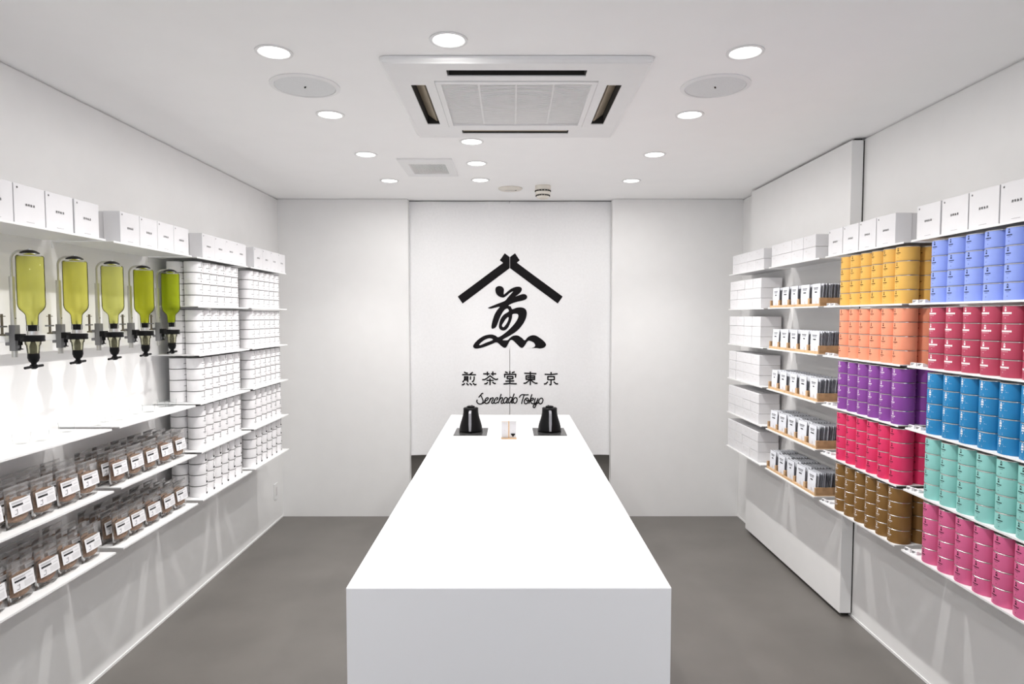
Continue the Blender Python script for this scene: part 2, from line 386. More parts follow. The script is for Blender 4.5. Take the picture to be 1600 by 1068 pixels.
# hems and the stitched strip that joins the panels above the slit
m = MB()
for x0, x1 in ((-.830, SLX-.004), (SLX+.003, .816)):
    for k in range(40):
        a = x0+(x1-x0)*k/40; b = x0+(x1-x0)*(k+1)/40
        m.quad((a, cw(a, .48)-.0016, .476), (b, cw(b, .48)-.0016, .476), (b, cw(b, .51)-.0016, .512), (a, cw(a, .51)-.0016, .512))
m.obj('bottom_hem', CLOTH, cur)
m = MB()
for k in range(40):
    a = 1.33+1.15*k/40; b = 1.33+1.15*(k+1)/40
    m.quad((SLX-.012, cw(SLX-.012, a)-.0012, a), (SLX+.011, cw(SLX+.011, a)-.0012, a), (SLX+.011, cw(SLX+.011, b)-.0012, b), (SLX-.012, cw(SLX-.012, b)-.0012, b))
m.obj('joining_strip', CLOTH, cur)
MB().box(-.835, .822, -.012, .018, 2.4942, 2.499).obj('shadow_line_track', GREYM, cur)  # slim track coloured dark to draw the shadow line above the cloth
def flat_fill(polys, name, res_px=None):
    """fill outline polygons (with holes) given in photo-measured cloth units and lay them on the cloth"""
    cu = bpy.data.curves.new('tmp', 'CURVE'); cu.dimensions = '2D'; cu.fill_mode = 'BOTH'
    for P in polys:
        s = cu.splines.new('POLY'); s.points.add(len(P)-1); s.use_cyclic_u = True
        for i, (x, z) in enumerate(P): s.points[i].co = (x, z, 0, 1)
    o = bpy.data.objects.new('tmp', cu); COL.objects.link(o)
    dg = bpy.context.evaluated_depsgraph_get(); me = bpy.data.meshes.new_from_object(o.evaluated_get(dg))
    bm = bmesh.new(); bm.from_mesh(me)
    for k in range(3):
        lg = [e for e in bm.edges if e.calc_length() > .03]
        if lg: bmesh.ops.subdivide_edges(bm, edges=lg, cuts=1); bmesh.ops.triangulate(bm, faces=[f for f in bm.faces if len(f.verts) > 3])
    vs = [(v.co.x, cw(v.co.x, v.co.y)-.0028, v.co.y) for v in bm.verts]; bm.verts.index_update(); fs = [tuple(v.index for v in f.verts) for f in bm.faces]
    bm.free(); bpy.data.objects.remove(o); bpy.data.curves.remove(cu); bpy.data.meshes.remove(me)
    return MB().add(vs, fs)
def smooth(P, n=4):
    out = []; L = len(P)
    for i in range(L):
        a, b, c, d = (Vector(P[(i+k-1) % L]) for k in range(4))
        for t in [j/n for j in range(n)]:
            out.append(tuple(.5*((2*b)+(-a+c)*t+(2*a-5*b+4*c-d)*t*t+(-a+3*b-3*c+d)*t*t*t)))
    return out
S1 = lambda P: [px2(690+x/5.933, 380+y/5.933) for x, y in P]
roofL = S1([(150, 493), (570, 182), (540, 158), (585, 93), (630, 127), (630, 231), (195, 558)])
roofR = S1([(1120, 493), (697, 180), (723, 158), (680, 93), (633.5, 127), (633.5, 231), (1075, 558)])
brush = [(510,192),(560,150),(620,105),(690,78),(750,78),(780,110),(760,160),(715,200),(683,222),(735,205),(790,187),(835,192),(860,225),(845,262),(790,285),(720,300),(640,325),(578,360),(612,375),(635,415),(700,393),(770,388),(830,410),(855,470),(838,560),(790,650),(710,740),(600,815),(488,878),(540,887),(570,880),(610,840),(660,815),(720,815),(780,850),(825,887),(870,840),(930,812),(990,815),(1060,855),(1120,905),(1148,955),(1120,995),(1060,1012),(1000,1003),(930,1006),(975,985),(980,950),(950,915),(890,893),(860,910),(835,950),(805,990),(775,1001),(740,980),(680,920),(640,885),(605,887),(575,935),(545,988),(515,1000),(470,975),(400,918),(330,940),(200,990),(100,1012),(50,1000),(42,965),(80,910),(150,850),(230,810),(320,798),(380,815),(425,838),(520,780),(610,700),(680,620),(720,550),(725,505),(700,485),(640,492),(630,545),(610,610),(570,695),(520,735),(470,732),(435,700),(435,640),(460,560),(510,495),(580,450),(572,415),(550,408),(510,435),(460,515),(425,600),(392,680),(360,705),(325,710),(318,670),(335,590),(365,500),(405,430),(445,380),(380,392),(320,407),(280,405),(268,395),(310,375),(400,338),(520,290),(565,240),(610,190),(647,147),(600,168),(550,210),(500,240),(440,225),(395,185),(378,130),(388,88),(430,65),(480,76),(508,112),(505,165)]
h1 = [(575,535),(540,560),(500,620),(478,660),(490,685),(510,682),(550,630),(575,575)]
h2 = [(340,880),(300,856),(240,868),(180,905),(135,948),(150,960),(230,925)]
S2 = lambda P: [px2(735+x/9.712, 440+y/9.712) for x, y in P]
flat_fill([roofL], 'a').obj('printed_roof', INK, cur, fix=False)
flat_fill([roofR], 'a').obj('printed_roof', INK, cur, fix=False)
flat_fill([S2(smooth(brush)), S2(smooth(h1)), S2(smooth(h2))], 'b').obj('printed_emblem', INK, cur, fix=False)
def strokes(mb, L, ox, oy, sc, wpx, sm=True, round_=True, off=-.0030):
    for P in L:
        if sm and len(P) > 2:
            Q = []
            for i in range(len(P)-1):
                a = Vector(P[max(i-1, 0)]); b = Vector(P[i]); c = Vector(P[i+1]); d = Vector(P[min(i+2, len(P)-1)])
                for t in (0, .2, .4, .6, .8): Q.append(.5*((2*b)+(-a+c)*t+(2*a-5*b+4*c-d)*t*t+(-a+3*b-3*c+d)*t*t*t))
            Q.append(Vector(P[-1]))
        else: Q = [Vector(p) for p in P]
        W = [Vector(px2(ox+q.x/sc, oy+q.y/sc)) for q in Q]; h = wpx*.0051/2
        for i in range(len(W)-1):
            d = (W[i+1]-W[i]); 
            if d.length < 1e-7: continue
            d.normalize(); nn = Vector((-d.y, d.x))*h
            e0 = W[i]-d*h*.35; e1 = W[i+1]+d*h*.35
            R = [e0+nn, e0-nn, e1-nn, e1+nn]
            mb.add([(p.x, cw(p.x, p.y)+off, p.y) for p in R], [(0, 1, 2, 3)])
lt = MB()
SEN = [[(190,110),(240,135),(290,142)],[(440,115),(400,145),(350,180)],[(135,185),(530,188)],[(200,235),(200,310),(190,350),(145,400)],[(190,245),(300,245)],[(298,240),(292,400)],[(205,290),(290,290)],[(205,340),(290,340)],[(375,240),(372,325)],[(483,240),(480,320),(460,370),(420,395)],[(120,480),(160,480),(200,440)],[(255,440),(315,490)],[(355,440),(410,490)],[(450,440),(500,480),(545,470)]]
CHA = [[(755,160),(930,160)],[(980,160),(1125,157)],[(872,100),(872,205)],[(1033,95),(1033,205)],[(950,215),(860,290),(790,330),(725,330)],[(950,215),(1040,285),(1110,325),(1150,325),(1180,305)],[(850,350),(1050,350)],[(950,295),(950,485)],[(880,405),(845,450),(785,455)],[(1025,400),(1070,440),(1115,445)]]
DOU = [[(-12,105),(55,130)],[(123,85),(123,165)],[(260,105),(185,130)],[(-37,175),(300,175)],[(-35,175),(-25,265)],[(300,175),(288,265)],[(40,240),(215,240)],[(213,240),(213,305)],[(215,305),(45,305)],[(45,305),(42,240)],[(123,305),(123,440)],[(0,376),(245,370)],[(-60,458),(120,445),(320,455)]]
TOU = [[(555,145),(900,158)],[(727,100),(727,490)],[(600,220),(855,220)],[(853,220),(853,340)],[(602,220),(602,325)],[(600,325),(855,325)],[(640,272),(850,272)],[(700,345),(640,400),(590,435),(530,440)],[(755,350),(820,410),(880,440),(935,438)]]
KYO = [[(1337,110),(1337,170)],[(1155,175),(1340,180),(1525,160)],[(1240,240),(1435,240)],[(1433,240),(1433,330)],[(1435,330),(1240,330)],[(1242,330),(1242,240)],[(1337,330),(1337,480),(1290,475)],[(1240,395),(1190,450),(1135,460)],[(1420,395),(1480,450),(1540,455)]]
for ch_, ox_ in ((SEN, 715), (CHA, 715), (DOU, 790), (TOU, 790), (KYO, 790)):
    lt = MB(); strokes(lt, ch_, ox_, 575, 18.82, 2.12, sm=False); lt.obj('printed_character', INK, cur, fix=False)
ls = MB()
A3 = [[(390,160),(345,160),(305,205),(245,270),(205,325)],[(290,240),(335,330),(378,430),(388,500),(345,575),(270,600),(190,585),(140,540),(122,480),(142,430)],[(350,575),(420,545),(480,480),(545,440),(595,390),(600,345),(560,335),(500,380),(462,450),(465,530),(510,575),(580,560),(640,500),(680,400),(700,350)],[(620,560),(665,450),(700,350)],[(650,490),(730,370),(790,335),(815,365),(790,430),(745,520),(758,565),(800,565),(845,510),(890,400)],[(950,440),(990,400),(1005,345),(955,335),(890,390),(850,480),(860,550),(920,565),(1000,520)],[(1022,560),(1070,420),(1110,290),(1145,190)],[(1045,490),(1110,380),(1170,335),(1205,360),(1190,430),(1145,510),(1155,565),(1200,570),(1250,520)],[(1400,360),(1340,330),(1275,390),(1240,490),(1262,560),(1320,545),(1390,440),(1415,350)],[(1415,350),(1375,470),(1370,545),(1410,560),(1455,515)]]
B4 = [[(130,360),(80,320),(20,350),(-20,440),(-25,530),(20,560),(70,515),(130,400)],[(222,180),(180,290),(140,420),(112,520),(125,562),(160,545),(190,500)],[(290,330),(225,360),(180,450),(190,530),(240,568),(310,535),(345,440),(330,365),(285,332)],[(440,330),(475,262),(540,218),(620,215),(720,225),(820,215)],[(640,225),(600,350),(560,470),(530,592)],[(750,350),(690,390),(645,480),(660,570),(720,592),(785,545),(815,440),(795,370),(750,350)],[(715,400),(735,450),(790,470),(850,455)],[(965,200),(922,330),(880,460),(838,580)],[(878,475),(950,380),(1010,360),(1032,398),(985,450),(910,478),(935,550),(985,590),(1050,578),(1085,545)],[(1112,360),(1080,450),(1070,550),(1110,575),(1170,500),(1220,370)],[(1220,370),(1180,520),(1130,650),(1085,745),(1035,745),(1020,685),(1070,625),(1160,595),(1250,540)],[(1350,360),(1290,400),(1250,490),(1268,570),(1320,598),(1390,550),(1425,450),(1405,378),(1350,358)]]
strokes(ls, A3, 740, 608, 26.667, 1.75); strokes(ls, B4, 795, 608, 26.667, 1.75)
ls.obj('printed_script', INK, cur, fix=False)

# ------------------------------------------------------------------ counter
CX0, CX1, CYN, CYF, CZ = -.4334, .4209, 1.661, 4.642, .88
c = MB().box(CX0, CX1, CYN, CYF, 0, CZ).obj('service_counter', COUNTER, bevel=.003)
tag(c, 'long plain white block counter in the middle of the shop', 'counter')
def cooker(x0, x1, side):
    o = MB().box(x0, x1, 3.817, 4.072, CZ, CZ+.004).obj('hot_plate', PLATEM, bevel=.001)
    return tag(o, f'flat square black glass hot plate set on the counter, {side}', 'hot plate', 'hot plates on the counter')
cooker(-.345, -.145, 'left'); cooker(.134, .334, 'right')
def kettle(x, y, side):
    t = tag(empty('kettle', (x, y, CZ+.004)), f'matt black pouring kettle on the {side} hot plate, handle towards the camera', 'kettle', 'kettles on the counter')
    MB().lathe([(.0, 0), (.070, 0), (.0725, .004), (.0725, .012), (.0700, .020), (.0690, .030), (.0625, .055), (.0545, .080), (.0490, .100), (.0465, .115), (.0458, .135), (.0462, .143), (.043, .1455), (.040, .142), (.0, .142)], 48).obj('body', BLACKM, t)
    MB().lathe([(.0, .142), (.039, .142), (.038, .1465), (.030, .1478), (0, .1478)], 32).obj('lid', BLACK, t)
    MB().lathe([(.010, .1475), (.024, .1475), (.0245, .1545), (.0205, .1560), (.012, .1515), (.0, .1505)], 32).obj('lid_knob', BLACK, t)
    # flat strap handle at the camera side
    pts = [(-.0, -.040, .131), (-.0, -.066, .130), (-.0, -.084, .122), (-.0, -.088, .108), (-.0, -.087, .060), (-.0, -.086, .012)]
    m = MB(); hw = [.007, .0075, .008, .008, .0085, .0065]
    vs = []; 
    for (px, py, pz), w2 in zip(pts, hw):
        nn = Vector((0, -1, 0)) if pz < .125 else Vector((0, -.3, 1)).normalized()
        for sx, sn in ((-1, 1), (1, 1), (1, -1), (-1, -1)): vs.append(Vector((px+sx*w2, py, pz))+nn*sn*.0035)
    fs = [(0, 3, 2, 1), (20, 21, 22, 23)]
    for j in range(5):
        for k in range(4): fs.append((j*4+k, j*4+(k+1) % 4, (j+1)*4+(k+1) % 4, (j+1)*4+k))
    m.add(vs, fs).obj('handle', HANDM, t, bevel=.0012)
    sp_ = [(0, .062, .035), (0, .085, .038), (0, .100, .060), (0, .102, .095), (0, .108, .125), (0, .125, .140), (0, .142, .136)]
    MB().tube(sp_, [.008, .0075, .007, .006, .0055, .005, .0045], 14).obj('spout', BLACKM, t)
    return t
kettle(-.248, 3.955, 'left'); kettle(.236, 3.955, 'right')
# menu stand
ms = tag(empty('menu_stand', (-.0135, 3.728, CZ)), 'small clear acrylic stand holding two narrow white cards in pale wood trim', 'stand')
MB().box(-.0445, .0445, -.016, .016, 0, .006).obj('wood_base', WOOD, ms, bevel=.001)
MB().box(-.0035, .0035, -.005, .005, .006, .103).obj('wood_post', WOOD, ms, bevel=.0008)
for s in (-1, 1):
    MB().box(.0235*s-.0185, .0235*s+.0185, .000, .0014, .0065, .099).obj('card', PAPER, ms)
    MB().box(.0235*s-.0205, .0235*s+.0205, -.004, -.002, .006, .101).obj('acrylic_sheet', ACRYL, ms)
    m = MB().box(.0235*s-.0205, .0235*s-.0197, -.004, .002, .006, .101).box(.0235*s+.0197, .0235*s+.0205, -.004, .002, .006, .101).box(.0235*s-.0197, .0235*s+.0197, -.004, .002, .1000, .101)
    m.obj('edge_trim', WOOD if s < 0 else TUBE, ms)
m = MB().ext([(.0105, .030), (.0135, .0225), (.0185, .018), (.0205, .0125), (.0270, .0125), (.0295, .018), (.0345, .0225), (.0375, .030)], 'y', -.0016, -.0001)
m.obj('printed_bowl', INK, ms)
m = MB()
for s in (-1, 1):
    for z, w2 in ((.090, .012), (.086, .014)): m.box(.0235*s-w2, .0235*s+w2, -.0008, -.0001, z-.0006, z+.0006)
    m.box(.0235*s-.004, .0235*s+.004, -.0008, -.0001, .045, .050)
m.box(-.034, -.013, -.0008, -.0001, .0085, .0105)
m.obj('printed_lines', PAPER2, ms)

# ------------------------------------------------------------------ shelves
LZ = [1.888, 1.6414, 1.3948, 1.1482, .9016, .655]     # top faces of the six shelf levels
ST = .0035; XF = 1.570
LB = [(1.905, 2.527), (2.577, 3.203), (3.256, 3.880), (3.925, 4.540)]   # left bays, near to far
RB = [(1.905, 2.557), (2.605, 3.252), (3.315, 3.960), (4.030, 4.680)]   # right bays
BW = ['nearest', 'second nearest', 'third nearest', 'farthest']
def shelf(side, bay, lev, y0, y1, xw):
    z = LZ[lev]; s = -1 if side == 'left' else 1
    m = MB().box(*sorted((s*XF, s*xw)), y0, y1, z-ST, z)
    m.box(*sorted((s*XF, s*(XF+.002))), y0, y1, z-.007, z-ST)          # small folded front lip
    t = m.obj('wall_shelf', SHELF)
    tag(t, f'thin white steel shelf, {LEVW[lev]} from top in the {BW[bay]} bay, {side} wall', 'shelf', f'steel shelves on the {side} wall')
    MB().box(*sorted((s*(xw-.002), s*xw)), y0, y1, z-.028, z-ST).obj('back_flange', SHELF, t)
    return t
for b, (y0, y1) in enumerate(LB):
    for l in range(6):
        if b < 2 and l in (1, 2): continue
        shelf('left', b, l, y0, y1, 1.8155)
for b, (y0, y1) in enumerate(RB):
    for l in range(6): shelf('right', b, l, y0, y1, 1.8045 if b < 2 else PX0-.0005)

# ------------------------------------------------------------------ lidded display boxes on the top shelves
def text_mesh(body, size, m, bold=.0):
    cu = bpy.data.curves.new('t', 'FONT'); cu.body = body; cu.size = size; cu.align_x = 'CENTER'; cu.align_y = 'CENTER'; cu.space_character = 1.42; cu.offset = bold; cu.resolution_u = 2
    o = bpy.data.objects.new('t', cu); COL.objects.link(o); dg = bpy.context.evaluated_depsgraph_get()
    me = bpy.data.meshes.new_from_object(o.evaluated_get(dg)); vs = [tuple(v.co) for v in me.vertices]; fs = [tuple(p.vertices) for p in me.polygons]
    bpy.data.objects.remove(o); return vs, fs
BXW, BXH, BXD = .136, .127, .068
def face_print(w, h):
    # print on local -Y face, x to the right
    m = MB(); vs, fs = text_mesh('透明急須', .0092, INK, .0001)
    m.add([(x, -.0006, z+.0) for x, z, _ in vs], fs)
    # tiny roof-and-ring mark at the top left, small line at the bottom
    ex, ez = -w/2+.014, h/2-.012
    for k in range(12):
        a, b = 2*PI*k/12, 2*PI*(k+1)/12
        m.add([(ex+.0034*math.cos(a), -.0006, ez+.0034*math.sin(a)), (ex+.0034*math.cos(b), -.0006, ez+.0034*math.sin(b)), (ex+.0024*math.cos(b), -.0006, ez+.0024*math.sin(b)), (ex+.0024*math.cos(a), -.0006, ez+.0024*math.sin(a))], [(0, 1, 2, 3)])
    m.add([(ex-.0014, -.0006, ez-.0018), (ex+.0014, -.0006, ez-.0018), (ex+.0014, -.0006, ez+.0012), (ex-.0014, -.0006, ez+.0012)], [(0, 1, 2, 3)])
    return m
def thin_line(w, h):
    m = MB()
    for k in range(9): m.quad((-.018+k*.004, -.0006, -h/2+.0085), (-.0152+k*.004, -.0006, -h/2+.0085), (-.0152+k*.004, -.0006, -h/2+.0097), (-.018+k*.004, -.0006, -h/2+.0097))
    return m
def make_box(w, h, d, printed=True):
    o = MB().box(-w/2, w/2, 0, d, -h/2, h/2).obj('carton', PAPER, bevel=.0008, seg=1)
    o['category'] = 'box'
    if printed:
        face_print(w, h).obj('printed_name', INK, o, fix=False); thin_line(w, h).obj('printed_line', GREYINK, o, fix=False)
    return o
RLEFT, RRIGHT = PI/2, -PI/2      # local -Y turned to face +X (left wall) or -X (right wall)
proto = make_box(BXW, BXH, BXD); first = True
def put_box(pr, side, y, z, x=None, label='', group='', jit=.006):
    s = -1 if side == 'left' else 1
    return dup(pr, (s*(x if x else XF+.012), y, z), (RLEFT if side == 'left' else RRIGHT)+random.uniform(-jit, jit), label, group)
rows = [('left', 0, [1.938, 2.080, 2.222, 2.364][::1], .0), ('left', 1, [2.641+.0695+.139*k for k in range(4)], 0), ('left', 2, [3.340+.068+.136*k for k in range(4)], 0), ('left', 3, [4.005+.069+.1375*k for k in range(4)], 0)]
RW = {'left': 'left', 'right': 'right'}
def rowlabel(side, bay, k, n): return f'white square carton with small lettering, {ORD[k]} on the top shelf, {BW[bay]} {side} bay'
LROW = {0: [1.868, 2.010, 2.151, 2.292, 2.438], 1: [2.711+.1395*k for k in range(4)], 2: [3.409+.1362*k for k in range(4)], 3: [4.075+.1372*k for k in range(4)]}
LROW[0] = [2.010, 2.151, 2.292, 2.438]
RROW = {0: [2.044, 2.187, 2.329, 2.475], 1: [2.753+.1422*k for k in range(4)]}
for b, L in LROW.items():
    for k, y in enumerate(L): put_box(proto, 'left', y, LZ[0]+BXH/2+.0005, None, rowlabel('left', b, k, 4), 'square cartons on the top left shelves')
for b, L in RROW.items():
    for k, y in enumerate(L): put_box(proto, 'right', y, LZ[0]+BXH/2+.0005, None, rowlabel('right', b, k, 4), 'square cartons on the top right shelves')
for side, b, y in (('left', 1, 2.716), ('left', 2, 3.414), ('left', 3, 4.080), ('right', 1, 2.758)):
    put_box(proto, side, y, LZ[0]+BXH/2+.0005, XF+.012+BXD+.003, f'white carton hidden behind the nearest front carton, top shelf, {BW[b]} {side} bay', f'rear cartons on the top shelves')
# flat cartons, stacked two high on the top and three high below
def flat_print(w, h):
    m = MB()
    m.quad((-w*.30, -.0005, h*.18), (-w*.22, -.0005, h*.18), (-w*.22, -.0005, h*.30), (-w*.30, -.0005, h*.30))
    for k in range(4): m.quad((-.012+k*.007, -.0005, -.002), (-.0078+k*.007, -.0005, -.002), (-.0078+k*.007, -.0005, .002), (-.012+k*.007, -.0005, .002))
    return m
fb = MB().box(-.0702, .0702, 0, .134, -.0316, .0316).obj('flat_carton', PAPER, bevel=.0014, seg=1); fb['category'] = 'box'
flat_print(.14, .064).obj('printed_name', PAPER2, fb, fix=False)
VER3 = ['bottom', 'middle', 'top']
def fstack(bay, lev, ys, nh, z0):
    for k, y in enumerate(ys):
        for j in range(nh):
            vv = (['lower', 'upper'] if nh == 2 else VER3)[j]
            put_box(fb, 'right', y+random.uniform(-.0004, .0004), z0+.0322+j*.0645, XF+.010+random.uniform(0, .003), f'flat white carton, {vv} of the {ORD[k]} stack, {LEVW[lev]} shelf down, {BW[bay]} right bay', f'flat cartons in the {BW[bay]} right bay', jit=.003)
fstack(2, 0, [3.453+.1432*k for k in range(4)], 2, LZ[0])
for l in range(6): fstack(3, l, ([4.178+.1445*k for k in range(4)] if l else [4.142+.1432*k for k in range(4)]), 2 if l == 0 else 3, LZ[l])
for p in (proto, fb):
    for ch in list(p.children_recursive): bpy.data.objects.remove(ch)
    bpy.data.objects.remove(p)

# ------------------------------------------------------------------ tea tins
TR, TH = .0432, .0575
def _arc(m, u0, u1, z0, z1, r):
    n = max(1, int(abs(u1-u0)/.004)+1)
    for k in range(n):
        a = (u0+(u1-u0)*k/n)/r; b = (u0+(u1-u0)*(k+1)/n)/r
        m.add([(r*math.cos(a), r*math.sin(a), z0), (r*math.cos(b), r*math.sin(b), z0), (r*math.cos(b), r*math.sin(b), z1), (r*math.cos(a), r*math.sin(a), z1)], [(0, 1, 2, 3)])
def ring(m, u, z, ro, ri, r, n=10):
    for k in range(n):
        a, b = 2*PI*k/n, 2*PI*(k+1)/n
        P = []
        for (q, t) in ((ro, a), (ro, b), (ri, b), (ri, a)):
            uu = (u+q*math.cos(t))/r; P.append((r*math.cos(uu), r*math.sin(uu), z+q*math.sin(t)))
        m.add(P, [(0, 1, 2, 3)])
def tin_print(style, K=1.3):
    m = MB(); r = TR+.0004; c = .029
    if style in ('dash', 'square'): K = 1.65
    def arc_rect(m, u0, u1, z0, z1, r): _arc(m, u0*K, u1*K, c+(z0-c)*min(K, 1.18), c+(z1-c)*min(K, 1.18), r)
    ring(m, 0, c+.0175, .0038, .0024, r); arc_rect(m, -.0014, .0014, c+.0160, c+.0190, r)
    if style == 'word':          # wide word in the middle
        arc_rect(m, -.0034, .0034, c+.0085, c+.0115, r); arc_rect(m, -.0018, .0018, c+.0070, c+.0130, r)
        for k in range(8): arc_rect(m, -.0160+k*.0041, -.0124+k*.0041, c+.0000, c+.0050, r)
        for k in range(7): arc_rect(m, -.0105+k*.0031, -.0086+k*.0031, c-.0040, c-.0030, r)
        arc_rect(m, -.0008, .0008, c-.0115, c-.0098, r)
    elif style == 'column':      # lettering set vertically with scattered dots
        for k, zz in enumerate((.0100, .0035)):
            arc_rect(m, -.0036, -.0010, c+zz-.0025, c+zz+.0025, r); arc_rect(m, .0006, .0036, c+zz-.0022, c+zz+.0026, r); arc_rect(m, -.0030, .0030, c+zz-.0006, c+zz+.0006, r)
        arc_rect(m, -.0012, .0012, c-.0050, c-.0015, r)
        rnd = random.Random(3)
        for k in range(16):
            u, zz = rnd.uniform(-.012, .016), rnd.uniform(-.022, .020); arc_rect(m, u, u+.0009, c+zz, c+zz+.0009, r)
    elif style == 'square':      # small heavy square low on the label
        for k in range(4): arc_rect(m, -.0040, -.0010, c+.006-k*.005, c+.0085-k*.005, r)
        arc_rect(m, -.0040, .0045, c-.0165, c-.0085, r); arc_rect(m, .0065, .0085, c-.012, c-.010, r)
    elif style == 'small':       # mark, short word, caption
        arc_rect(m, -.0030, .0030, c+.0080, c+.0110, r)
        for k in range(5): arc_rect(m, -.0085+k*.0036, -.0058+k*.0036, c+.0008, c+.0038, r)
        arc_rect(m, -.0050, .0050, c-.0032, c-.0024, r); arc_rect(m, -.0010, .0010, c-.0150, c-.0135, r)
    else:                        # 'dash': line of small letters beside an upright column
        for k in range(3): arc_rect(m, -.0022, .0022, c+.0105-k*.0045, c+.0128-k*.0045, r)
        for k in range(7): arc_rect(m, -.0125+k*.0033, -.0101+k*.0033, c-.0040, c-.0016, r)
        arc_rect(m, -.0022, .0022, c-.0165, c-.0130, r)
    return m
def make_tin(colname, col, style, ink, rimm):
    bm_ = mat(colname+'_tin_wrap', col, .48, noise=.02, scale=25, spec=.45)
    b = MB().lathe([(0, 0), (TR-.0012, 0), (TR-.0002, .0012), (TR, .002), (TR, TH-.0042), (TR-.0010, TH-.0036)], 40).obj('tea_tin', bm_)
    b['category'] = 'tin'
    MB().lathe([(TR-.0010, TH-.0036), (TR+.0002, TH-.0030), (TR+.0002, TH-.0012), (TR-.0008, TH-.0004), (TR-.0022, TH-.0004), (TR-.0026, TH-.0016), (0, TH-.0016)], 40).obj('lid', rimm, b)
    tin_print(style).obj('printed_label', ink, b, fix=False)
    return b
WRIM = mat('shadow_gap_rim', (.16, .155, .15), .4, metal=.5, noise=.05, scale=60)  # dark lid colour stands in for the shadow gap between white tins
WT = dict(white=make_tin('white', (.80, .79, .80), 'dash', INK, WRIM), whitebold=make_tin('white_bold', (.80, .79, .80), 'square', INK, WRIM),
          whitesmall=make_tin('white_small', (.80, .79, .80), 'small', INK, WRIM))
for q_ in WT.values(): q_.name = 'white_canister'
KINDS = [  # right wall, level -> (nearest bay, second bay)
    (('periwinkle blue', srgb(138, 158, 226), 'small', INK), ('mustard yellow', srgb(220, 172, 84), 'small', INK)),
    (('raspberry red', srgb(172, 62, 88), 'word', WHITEINK), ('salmon orange', srgb(232, 148, 116), 'small', INK)),
    (('strong blue', srgb(24, 122, 176), 'column', WHITEINK), ('purple', srgb(128, 62, 146), 'small', WHITEINK)),
    (('pale teal', srgb(136, 196, 190), 'small', INK), ('magenta pink', srgb(214, 48, 98), 'small', INK)),
    (('rose pink', srgb(208, 98, 142), 'small', INK), ('golden brown', srgb(126, 92, 44), 'small', WHITEINK)),
]
VER4 = ['bottom tin', 'second tin up', 'third tin up', 'top tin']
def put_tin(pr, side, x, y, z, label, group):
    s = -1 if side == 'left' else 1
    return dup(pr, (s*x, y, z), (0 if side == 'left' else PI)+random.uniform(-.13, .13), label, group)
for l in range(5):
    for b in (0, 1):
        nm, col, style, ink = KINDS[l][b]
        pr = make_tin(nm.replace(' ', '_'), col, style, ink, RIM)
        ys = [1.966+.0905*k for k in range(6)] if b == 0 else [2.648+.0880*k for k in range(6)]
        for k, y in enumerate(ys):
            for j in range(4):
                put_tin(pr, 'right', XF+.0015+TR, y, LZ[l+1]+.0003+j*(TH+.0002), f'{nm} tea tin, {VER4[j]} in the {ORD[k]} front stack', f'{nm} tea tins')
        if b == 1:
            for j in range(4):
                put_tin(pr, 'right', XF+.0015+3*TR+.003, ys[0], LZ[l+1]+.0003+j*(TH+.0002), f'{nm} tea tin, {VER4[j]} in the stack behind the nearest front stack', f'{nm} tea tins')
        for ch in list(pr.children): bpy.data.objects.remove(ch)
        bpy.data.objects.remove(pr)
for b, y0 in ((2, 3.345), (3, 4.010)):
    bw = 'nearer' if b == 2 else 'farther'
    for l in range(5):
        pr = WT['white'] if l < 2 else (WT['whitebold'] if l == 4 else WT['whitesmall'] if l == 3 else WT['white'])
        for k in range(6):
            for j in range(4):
                put_tin(pr, 'left', XF+.022+TR, y0+.0872*k, LZ[l+1]+.0003+j*(TH+.0002), f'white tea tin, {VER4[j]}, {ORD[k]} stack, {LEVW[l]} tin shelf, {bw} tin bay', 'white tea tins on the left wall')
        if b == 2:
            for j in range(4):
                put_tin(pr, 'left', XF+.022+3*TR+.002, y0, LZ[l+1]+.0003+j*(TH+.0002), f'white tea tin, {VER4[j]} of rear stack, {LEVW[l]} tin shelf, {bw} tin bay', 'white tea tins on the left wall')
for pr in WT.values():
    for ch in list(pr.children): bpy.data.objects.remove(ch)
    bpy.data.objects.remove(pr)

# ------------------------------------------------------------------ price cards at the far ends of the tin shelves
def price_card(x, y, z, label):
    t = tag(MB().ext([(-.015, 0), (.013, 0), (.013, .004), (-.006, .013), (-.015, .013)], 'x', -.030, -.002).ext([(-.012, 0), (.016, 0), (.016, .004), (-.003, .013), (-.012, .013)], 'x', .003, .030).obj('price_card', PAPER, bevel=.0008, seg=1), label, 'price card', 'price cards on the tin shelves')
    m = MB()
    for x0 in (-.027, .006):
        for k in range(3): m.box(x0, x0+.018-k*.004, -.0158+(.003 if x0 > 0 else 0), -.0151+(.003 if x0 > 0 else 0), .0095-k*.0032, .0108-k*.0032)
    m.obj('printed_price', INK, t)
    t.location = (x, y, z); t.rotation_euler = (0, 0, RRIGHT+.15); return t
for b, yy in ((0, 2.520), (1, 3.212)):
    for l in range(1, 6): price_card(XF+.026, yy, LZ[l]+.0003, f'pair of small white price cards at the far end, {LEVW[l]} shelf, {BW[b]} right bay')

